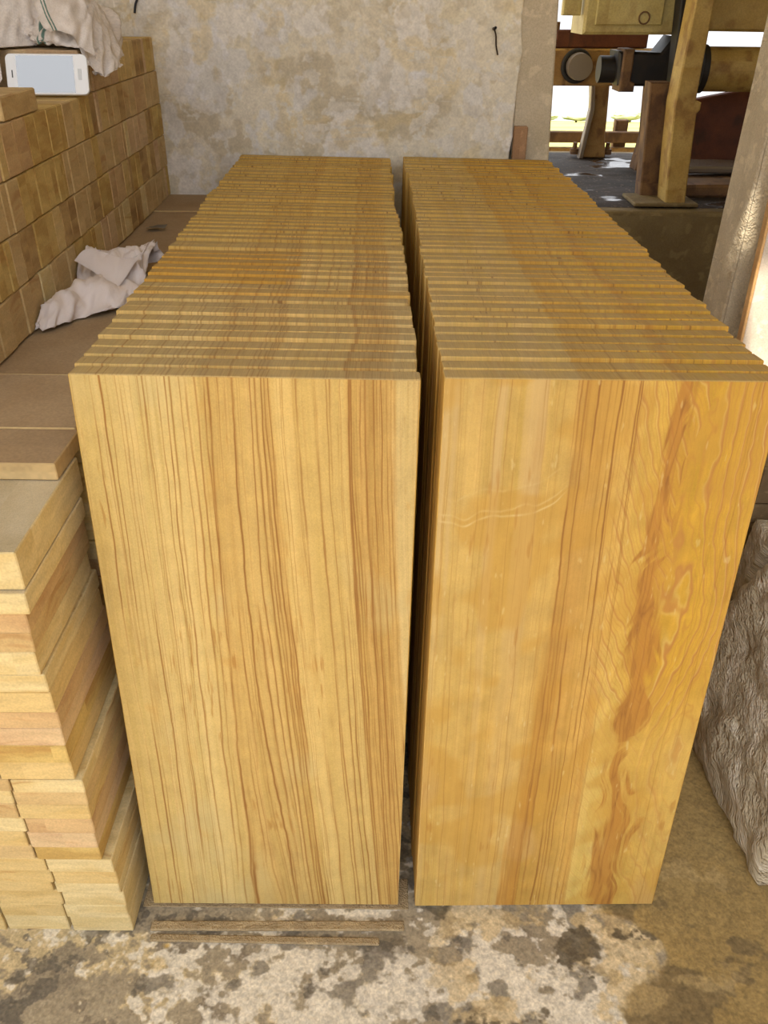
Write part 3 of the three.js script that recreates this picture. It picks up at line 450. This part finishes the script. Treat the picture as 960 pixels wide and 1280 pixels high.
{ // scrap on the plates, nail and wire on the wall
  const s = crumple(bspline([[[-0.03, 0, -0.02], [0, 0.004, -0.024], [0.034, 0.012, -0.012]], [[-0.032, 0.002, 0], [0, 0.008, 0], [0.034, 0.01, 0.002]], [[-0.03, 0.006, 0.018], [0, 0.002, 0.02], [0.03, 0.004, 0.012]]], 12, 8), 0.004, 30, 2);
  const m = single('paper_scrap', s, std({ color: 0x6f675c, side: THREE.DoubleSide }), 'small dark curled scrap lying on the plates near the wall', 'scrap'); m.position.set(-0.755, 1.0985, -2.75);
  const t = thing('wall_nail', 'bent nail with dark wire hanging from the plaster wall', 'nail');
  const c = (pts, r) => new THREE.TubeGeometry(new THREE.CatmullRomCurve3(pts.map((p) => new THREE.Vector3(...p))), 16, r, 6);
  part('shank', c([[0, 0, -0.012], [0, 0, 0.02], [0.003, 0.004, 0.032]], 0.005), std({ color: 0x2a221c, roughness: 0.6 }), t);
  part('wire', c([[0, 0, 0.018], [0.008, -0.02, 0.012], [0.012, -0.05, 0.006], [0.02, -0.08, 0.004]], 0.003), std({ color: 0x3a2c20, roughness: 0.8 }), t);
  t.position.set(0.365, 1.655, -3.312);
  single('loose_cord', c([[-0.895, 1.80, -3.31], [-0.905, 1.74, -3.312], [-0.918, 1.715, -3.312], [-0.925, 1.69, -3.313]], 0.004), std({ color: 0x33353c, roughness: 0.8 }), 'dark cord hanging on the plaster wall above the sack', 'cord').position.x = 0.04;
}

// ---------------------------------------------------------------- post beside the wall, pillar at the right
{
  const g = outline([[0.462, 0], [0.618, 0], [0.612, 1.2], [0.587, 1.74], [0.55, 4.5], [0.43, 4.5], [0.452, 1.74], [0.468, 1.2]], -3.335, 0.17, 0.006); const p = g.attributes.position, uv = g.attributes.uv;
  for (let i = 0; i < p.count; i++) uv.setXY(i, p.getX(i) / 0.7, p.getY(i) / 0.7); g.computeVertexNormals();
  single('concrete_post', g, M.post, 'grey concrete post at the end of the plaster wall', 'post');
  const b = single('wooden_block', block(0.05, 1.345, 0.03, 0.003, 0.4), std({ map: concreteMap([178, 140, 104], [160, 122, 88], 61), roughness: 0.9 }), 'brown board standing against the concrete post', 'board'); b.position.set(0.492, 0.6725, -3.317);
  const pg = new RoundedBoxGeometry(0.34, 4.5, 0.2, 4, 0.018); { const q = pg.attributes.position, u2 = pg.attributes.uv, nn = pg.attributes.normal; for (let i = 0; i < q.count; i++) u2.setXY(i, (Math.abs(nn.getX(i)) > 0.7 ? q.getZ(i) : q.getX(i)) / 0.6, q.getY(i) / 0.6); }
  const pl = single('concrete_pillar', pg, M.pillar, 'rough concrete pillar at the right with streaks of sunlight', 'pillar'); pl.position.set(1.222, 2.25, -2.57); pl.rotation.z = -0.004;
  const ls = thing('white_slab', 'pale sunlit slab with an orange edge leaning at the pillar', 'stone slab');
  part('panel', moved(block(0.6, 1.5, 0.036, 0.002, 0.5), 0.3, 0.75, 0), std({ map: concreteMap([226, 216, 204], [206, 192, 176], 88), roughness: 0.85 }), ls);
  part('edge', moved(block(0.008, 1.5, 0.04, 0.002, 0.5), -0.004, 0.75, 0), std({ map: concreteMap([222, 180, 124], [206, 160, 104], 91), roughness: 0.85 }), ls, 'orange sawn edge');
  ls.position.set(1.035, 0, -2.225); ls.rotation.order = 'YXZ'; ls.rotation.set(-0.085, -0.12, 0);
}

// ---------------------------------------------------------------- rough quarry block and offcuts at the right
{
  const rockMap = texture(512, 512, (u, v) => { const n = fbm(u * 5, v * 5, 0, 5), m = fbm(u * 11 + 8, v * 11, 0, 4), g = noise(u * 220, v * 220); return dim(mix3(mix3([182, 166, 138], [204, 190, 162], 0.5 + n), [228, 217, 196], 0.8 * ss(0.0, 0.3, m + 0.3 * n)), 0.95 + 0.08 * g); });
  const rockBump = texture(512, 512, (u, v) => grey(128 + 90 * fbm(u * 30, v * 30, 0, 4) + 40 * noise(u * 160, v * 160)), false);
  M.rock = std({ map: rockMap, bumpMap: rockBump, bumpScale: 0.012, roughness: 0.96 });
  function rock(name, prof, label, seed, amp, seg = 44) {
    const g0 = new THREE.BoxGeometry(1, 1, 1, seg, seg, seg); g0.deleteAttribute('normal'); g0.deleteAttribute('uv'); const g = mergeVertices(g0, 1e-4); const p = g.attributes.position;
    for (let i = 0; i < p.count; i++) { const q = prof(p.getX(i) + 0.5, p.getY(i) + 0.5, p.getZ(i) + 0.5); p.setXYZ(i, ...q); }
    g.computeVertexNormals(); const n = g.attributes.normal, P = p.array.slice(), uv = [];
    for (let i = 0; i < p.count; i++) { const x = P[i * 3], y = P[i * 3 + 1], z = P[i * 3 + 2]; const d = amp * (fbm(x * 7 + seed, y * 7, z * 7 + 0.01, 4) + 0.5 * (1 - 2 * Math.abs(fbm(x * 13, y * 13 + seed, z * 13 + 0.02, 3)))); const up = Math.max(0.001, y + n.getY(i) * d); p.setXYZ(i, x + n.getX(i) * d, y < 0.004 ? y : up, z + n.getZ(i) * d); uv.push((x + y * 0.6) / 0.5, (z + y) / 0.5); }
    g.setAttribute('uv', new THREE.Float32BufferAttribute(uv, 2)); g.computeVertexNormals(); return single(name, g, M.rock, label, 'stone block');
  }
  rock('quarry_block', (u, v, w) => { const y = 0.56 * v; const xl = 0.885 + (y < 0.1 ? -0.15 * (y - 0.03) : -0.0105 + (y - 0.1) * 0.42), zf = -1.16 - (y > 0.12 ? (y - 0.12) * 0.5 : 0), zb = -1.86 + 0.15 * v; return [lerp(xl - 0.02 * (1 - w) , 1.75, u), y, lerp(zb, zf + 0.05 * u, w)]; }, 'rough pale quarry block lying at the right of the slabs', 3, 0.028);
  rock('rubble_stone', (u, v, w) => [lerp(1.04 + 0.05 * v, 1.62, u), 0.44 * v, lerp(-2.035, -1.94, w)], 'low rough stone behind the pale quarry block', 19, 0.02, 26).geometry.translate(0.02, 0, 0);
  const brown = std({ map: concreteMap([150, 126, 92], [112, 92, 64], 71), roughness: 0.92 }), r = rng(61);
  let y = 0;
  ['lowest', 'second', 'third', 'fourth', 'topmost'].forEach((w, i) => { const h = [0.16, 0.14, 0.1, 0.07, 0.13][i], m = single('stone_offcut', block(0.62 - 0.02 * i, h - 0.003, 0.11, 0.008, 0.4, r(), r()), brown, `${w} dark flat offcut in the stack behind the rough stones at the right`, 'offcut', 'flat offcuts at the right'); m.position.set(1.36 + 0.02 * r(), y + h / 2, -2.135 + 0.012 * (r() - 0.5)); y += h; });
}

// ---------------------------------------------------------------- saw machine behind the wall
{
  const rusty = (a, b, c, seed, amt) => texture(256, 256, (u, v) => { const n = fbm(u * 5 + seed, v * 5, 0, 4), m = fbm(u * 9 + seed * 3, v * 7, 0, 4), g = noise(u * 128, v * 128 + seed); return dim(mix3(mix3(a, b, 0.5 + n), c, ss(0.0, 0.6, m) * amt), 0.97 + 0.06 * g); });
  const uvm = (g, s = 0.5) => { if (g.index) g = g.toNonIndexed(); g.computeVertexNormals(); const p = g.attributes.position, n = g.attributes.normal, uv = []; for (let i = 0; i < p.count; i++) { const ax = Math.abs(n.getX(i)), ay = Math.abs(n.getY(i)), az = Math.abs(n.getZ(i)); ax > ay && ax > az ? uv.push(p.getZ(i) / s, p.getY(i) / s) : ay > az ? uv.push(p.getX(i) / s, p.getZ(i) / s) : uv.push(p.getX(i) / s, p.getY(i) / s); } g.setAttribute('uv', new THREE.Float32BufferAttribute(uv, 2)); return g; };
  const yellow = std({ map: rusty([182, 154, 88], [168, 136, 68], [124, 86, 42], 5, 0.6), roughness: 0.6 }), cream = std({ map: rusty([190, 174, 116], [178, 160, 100], [140, 112, 62], 9, 0.35), roughness: 0.55 }), brown = std({ map: rusty([124, 92, 58], [96, 70, 46], [70, 46, 32], 15, 0.7), roughness: 0.8 }), black = std({ map: rusty([34, 28, 24], [22, 18, 16], [58, 42, 30], 22, 0.4), roughness: 0.6 }), rust = std({ map: rusty([110, 62, 40], [84, 46, 32], [60, 38, 30], 31, 0.6), roughness: 0.85 }), beige = std({ map: rusty([170, 138, 86], [140, 104, 60], [96, 66, 40], 44, 0.7), roughness: 0.7 }), steel = std({ color: 0x8c8074, roughness: 0.4, metalness: 0.5 });
  const pl = new RoundedBoxGeometry(2.4, 0.92, 1.75, 2, 0.02); const plinth = single('concrete_plinth', uvm(pl.translate(2.02, 0.46, -4.8), 0.9), M.plinth, 'stained concrete plinth carrying the saw machine', 'plinth'); plinth.name = 'concrete_plinth';
  // wet slurry, uneven and glossy
  const sg = new THREE.PlaneGeometry(2.3, 1.6, 110, 80); sg.rotateX(-Math.PI / 2); { const p = sg.attributes.position; for (let i = 0; i < p.count; i++) { const x = p.getX(i), z = p.getZ(i), e = Math.min(1, (1.15 - Math.abs(x)) / 0.1, (0.8 - Math.abs(z)) / 0.1); p.setY(i, 0.003 + e * (0.005 + 0.006 * fbm(x * 6, z * 9, 0, 4) + 0.002 * noise(x * 34, z * 34))); } sg.computeVertexNormals(); }
  const slurry = single('wet_slurry', sg, std({ map: texture(512, 256, (u, v) => { const n = fbm(u * 14, v * 9, 0, 4), k = ss(0.62, 0.8, noise(u * 260, v * 170)); return mix3(mix3([46, 34, 27], [32, 24, 19], 0.5 + n), [150, 132, 112], k * 0.6); }), roughness: 1, roughnessMap: texture(256, 128, (u, v) => grey(lerp(225, 50, ss(0.22, 0.34, fbm(u * 9 + 3, v * 12, 0, 3)))), false) }), 'dark wet slurry spread over the machine plinth', 'slurry'); slurry.position.set(2.0, 0.918, -4.8); slurry.userData.kind = 'stuff';
  const t = thing('saw_machine', 'yellow stone sawing machine with rusty frame on the plinth', 'machine');
  const Y0 = 0.928;
  part('front_post', uvm(outline([[1.30, Y0], [1.392, Y0], [1.366, 1.32], [1.378, 1.335], [1.378, 1.365], [1.352, 1.375], [1.35, 1.75], [1.33, 2.6], [1.25, 2.6], [1.272, 1.75], [1.262, 1.36], [1.278, 1.15]], -4.0, 0.14, 0.006)), yellow, t);
  part('post_web', uvm(outline([[1.222, Y0], [1.338, Y0], [1.306, 1.14], [1.28, 1.43], [1.185, 1.43], [1.206, 1.14]], -4.16, 0.1, 0.006)), brown, t);
  part('base_foot', uvm(new RoundedBoxGeometry(0.3, 0.018, 0.24, 2, 0.008).translate(1.3, Y0 + 0.008, -4.1)), M.plinth, t);
  part('guide_rail', uvm(outline([[1.318, 1.29], [1.362, 1.29], [1.398, 1.4], [1.388, 1.75], [1.37, 2.6], [1.28, 2.6], [1.295, 1.75], [1.321, 1.4]], -4.28, 0.1, 0.006)), black, t);
  part('shaft_housing', uvm(outline([[1.12, 1.388], [1.40, 1.383], [1.44, 1.38], [1.47, 1.53], [1.44, 1.56], [1.36, 1.60], [1.31, 1.53], [1.105, 1.535]], -4.5, 0.2, 0.012)), black, t);
  part('shaft_clamp', uvm(outline([[1.128, 1.362], [1.2, 1.362], [1.2, 1.40], [1.178, 1.41], [1.178, 1.545], [1.128, 1.545]], -4.48, 0.16, 0.006)), brown, t);
  const cyl = new THREE.CylinderGeometry(0.06, 0.06, 0.1, 28); cyl.rotateZ(Math.PI / 2); part('shaft_collar', uvm(cyl.translate(1.09, 1.452, -4.6)), black, t);
  part('cross_beam', uvm(outline([[0.80, 1.327], [1.54, 1.331], [1.53, 1.515], [0.80, 1.51]], -5.2, 0.12, 0.008)), beige, t);
  part('beam_cap', uvm(outline([[0.80, 1.512], [1.44, 1.517], [1.44, 1.604], [0.93, 1.60], [0.93, 1.558], [0.80, 1.558]], -5.24, 0.1, 0.006)), rust, t);
  for (const x of [0.93, 1.03, 1.15, 1.26]) { const b = new THREE.CylinderGeometry(0.018, 0.018, 0.04, 8); part('beam_bolt', b.translate(x, 1.618, -5.27), brown, t); }
  const kb = new THREE.CylinderGeometry(0.066, 0.07, 0.09, 32); kb.rotateX(Math.PI / 2); part('end_knob', kb.translate(1.058, 1.428, -5.16), steel, t, 'round grey shaft end');
  const kr = new THREE.TorusGeometry(0.074, 0.014, 10, 32); part('knob_ring', kr.translate(1.05, 1.428, -5.195), black, t);
  part('cabinet', uvm(outline([[0.895, 1.606], [1.36, 1.609], [1.36, 2.3], [0.895, 2.3]], -4.38, 0.3, 0.012)), cream, t);
  part('cabinet_panel', uvm(outline([[0.945, 1.645], [1.25, 1.647], [1.25, 2.25], [0.945, 2.25]], -4.365, 0.02, 0.004)), cream, t);
  part('side_plate', uvm(outline([[0.80, 1.68], [0.885, 1.68], [0.885, 2.2], [0.80, 2.2]], -4.42, 0.05, 0.006)), cream, t);
  const hd = new THREE.TorusGeometry(0.024, 0.0035, 8, 20); part('cabinet_handle', hd.translate(1.165, 1.675, -4.362), brown, t);
  part('rear_leg', uvm(outline([[1.172, Y0], [1.325, Y0], [1.305, 1.06], [1.303, 1.127], [1.29, 1.34], [1.19, 1.34], [1.21, 1.2], [1.196, 1.07]], -5.36, 0.12, 0.006)), beige, t);
  part('rear_leg_flange', uvm(outline([[1.155, Y0], [1.18, Y0], [1.212, 1.2], [1.194, 1.34], [1.175, 1.34], [1.186, 1.2]], -5.32, 0.06, 0.004)), steel, t);
  part('rear_column', uvm(outline([[1.40, Y0], [1.58, Y0], [1.565, 1.017], [1.53, 1.36], [1.405, 1.36], [1.425, 1.1]], -4.94, 0.14, 0.006)), brown, t);
  for (const x of [1.16, 1.36]) { const b = new THREE.CylinderGeometry(0.028, 0.028, 0.03, 6); part('anchor_bolt', b.translate(x - 0.02, Y0 + 0.03, -5.40), brown, t); const q = new THREE.CylinderGeometry(0.014, 0.014, 0.06, 8); part('bolt_stud', q.translate(x - 0.02, Y0 + 0.05, -5.40), brown, t); }
  const drum = new THREE.CylinderGeometry(0.098, 0.098, 0.6, 40); drum.rotateZ(Math.PI / 2); part('drum', uvm(drum.translate(1.83, 1.46, -4.55)), yellow, t, 'yellow drum');
  const rim = new THREE.CylinderGeometry(0.106, 0.106, 0.03, 40); rim.rotateZ(Math.PI / 2); part('drum_rim', rim.translate(1.525, 1.46, -4.55), black, t);
  part('upper_housing', uvm(outline([[1.47, 1.622], [2.2, 1.618], [2.2, 2.3], [1.47, 2.3]], -4.48, 0.4, 0.012)), yellow, t);
  part('housing_stem', uvm(outline([[1.92, 1.4], [2.1, 1.4], [2.1, 1.64], [1.92, 1.64]], -4.66, 0.12, 0.006)), brown, t);
  part('rust_panel', uvm(outline([[1.59, 0.95], [2.3, 0.95], [2.3, 1.37], [1.90, 1.37], [1.58, 1.31]], -4.72, 0.06, 0.006)), rust, t);
  part('panel_base', uvm(outline([[1.44, Y0], [2.2, Y0], [2.2, 1.0], [1.44, 0.985]], -4.2, 0.3, 0.012)), brown, t);
  part('spray_ledge', uvm(outline([[1.5, 1.0], [2.2, 1.0], [2.2, 1.035], [1.5, 1.035]], -4.42, 0.24, 0.01)), std({ color: 0x6c6156, roughness: 0.25 }), t);
  // post and rails of the fence beyond
  const f = thing('metal_railing', 'brown two-rail fence seen through the machine frame', 'railing');
  part('rail', uvm(outline([[0.6, 0.79], [4.4, 0.80], [4.4, 0.88], [0.6, 0.87]], -6.95, 0.06, 0.006)), brown, f); part('rail', uvm(outline([[0.6, 0.71], [4.4, 0.72], [4.4, 0.765], [0.6, 0.755]], -6.96, 0.05, 0.006)), beige, f);
  for (const x of [0.75, 1.78, 3.0, 4.2]) part('fence_post', uvm(outline([[x, -0.3], [x + 0.1, -0.3], [x + 0.1, 0.95], [x, 0.95]], -7.02, 0.08, 0.006)), brown, f);
  // loose debris on the floor between plinth and slabs
  const deb = single('dark_bucket_lump', uvm(new THREE.DodecahedronGeometry(0.1, 1).scale(1.1, 0.5, 0.8)), std({ color: 0x2a211a, roughness: 0.8 }), 'dark lump on the floor in front of the machine plinth', 'lump'); deb.position.set(1.18, 0.05, -3.62); deb.name = 'dark_lump';
}

// ---------------------------------------------------------------- open country behind: falling field and a row of trees
{
  const H = (z) => z > -7.5 ? 0 : 0, g = new THREE.PlaneGeometry(260, 124, 60, 40); g.rotateX(-Math.PI / 2); g.translate(20, 0, -68.2); const p = g.attributes.position;
  for (let i = 0; i < p.count; i++) { const x = p.getX(i), z = p.getZ(i), s = Math.max(0, -6.2 - z); p.setY(i, -0.06 - s * 0.106 + 0.15 * fbm(x * 0.08, z * 0.08, 0, 2) * Math.min(1, s / 10)); } g.computeVertexNormals();
  const map = texture(512, 512, (u, v) => { const n = fbm(u * 40, v * 60, 0, 4), m = fbm(u * 6, v * 22, 0, 3); return dim(mix3([196, 176, 92], [150, 158, 78], ss(-0.2, 0.4, m)), 1 + 0.12 * n); });
  struct('floor_field', g, std({ map, roughness: 1 }), 'dry yellow-green field falling away behind the shed');
  const r = rng(909), leaf = std({ color: 0x97a083, roughness: 1 }), bark = std({ color: 0x6a5a48, roughness: 1 });
  for (let i = 0; i < 20; i++) {
    const x = 6 + i * 2.9 + r() * 0.5, z = -112 - (i % 2) * 6 - r() * 2, y = -0.06 - (-6.2 - z) * 0.106, h = 0.9 + r() * 0.6, t = thing('field_tree', `distant low tree in the hedge beyond the field, ${ordinal(i + 1)} from the left`, 'tree', 'hedge trees beyond the field');
    part('trunk', new THREE.CylinderGeometry(0.1, 0.16, h * 0.6, 7).translate(0, h * 0.3, 0), bark, t);
    const c = new THREE.IcosahedronGeometry(1, 3), q = c.attributes.position; for (let k = 0; k < q.count; k++) { const a = q.getX(k), b = q.getY(k), d = q.getZ(k), s = 1 + 0.35 * fbm(a * 2.2 + i * 7, b * 2.2, d * 2.2 + 0.1, 3); q.setXYZ(k, a * s * 1.7, h * 0.62 + b * s * h * 0.42, d * s * 1.2); } c.computeVertexNormals(); part('crown', c, leaf, t);
    t.position.set(x, y, z);
  }
}

// ---------------------------------------------------------------- plan units to metres
for (const o of scene.children.slice()) { if (o === sun || o === sun.target) continue; o.position.multiplyScalar(UNIT); o.scale.multiplyScalar(UNIT); }
camera.position.multiplyScalar(UNIT);
renderer.render(scene, camera);
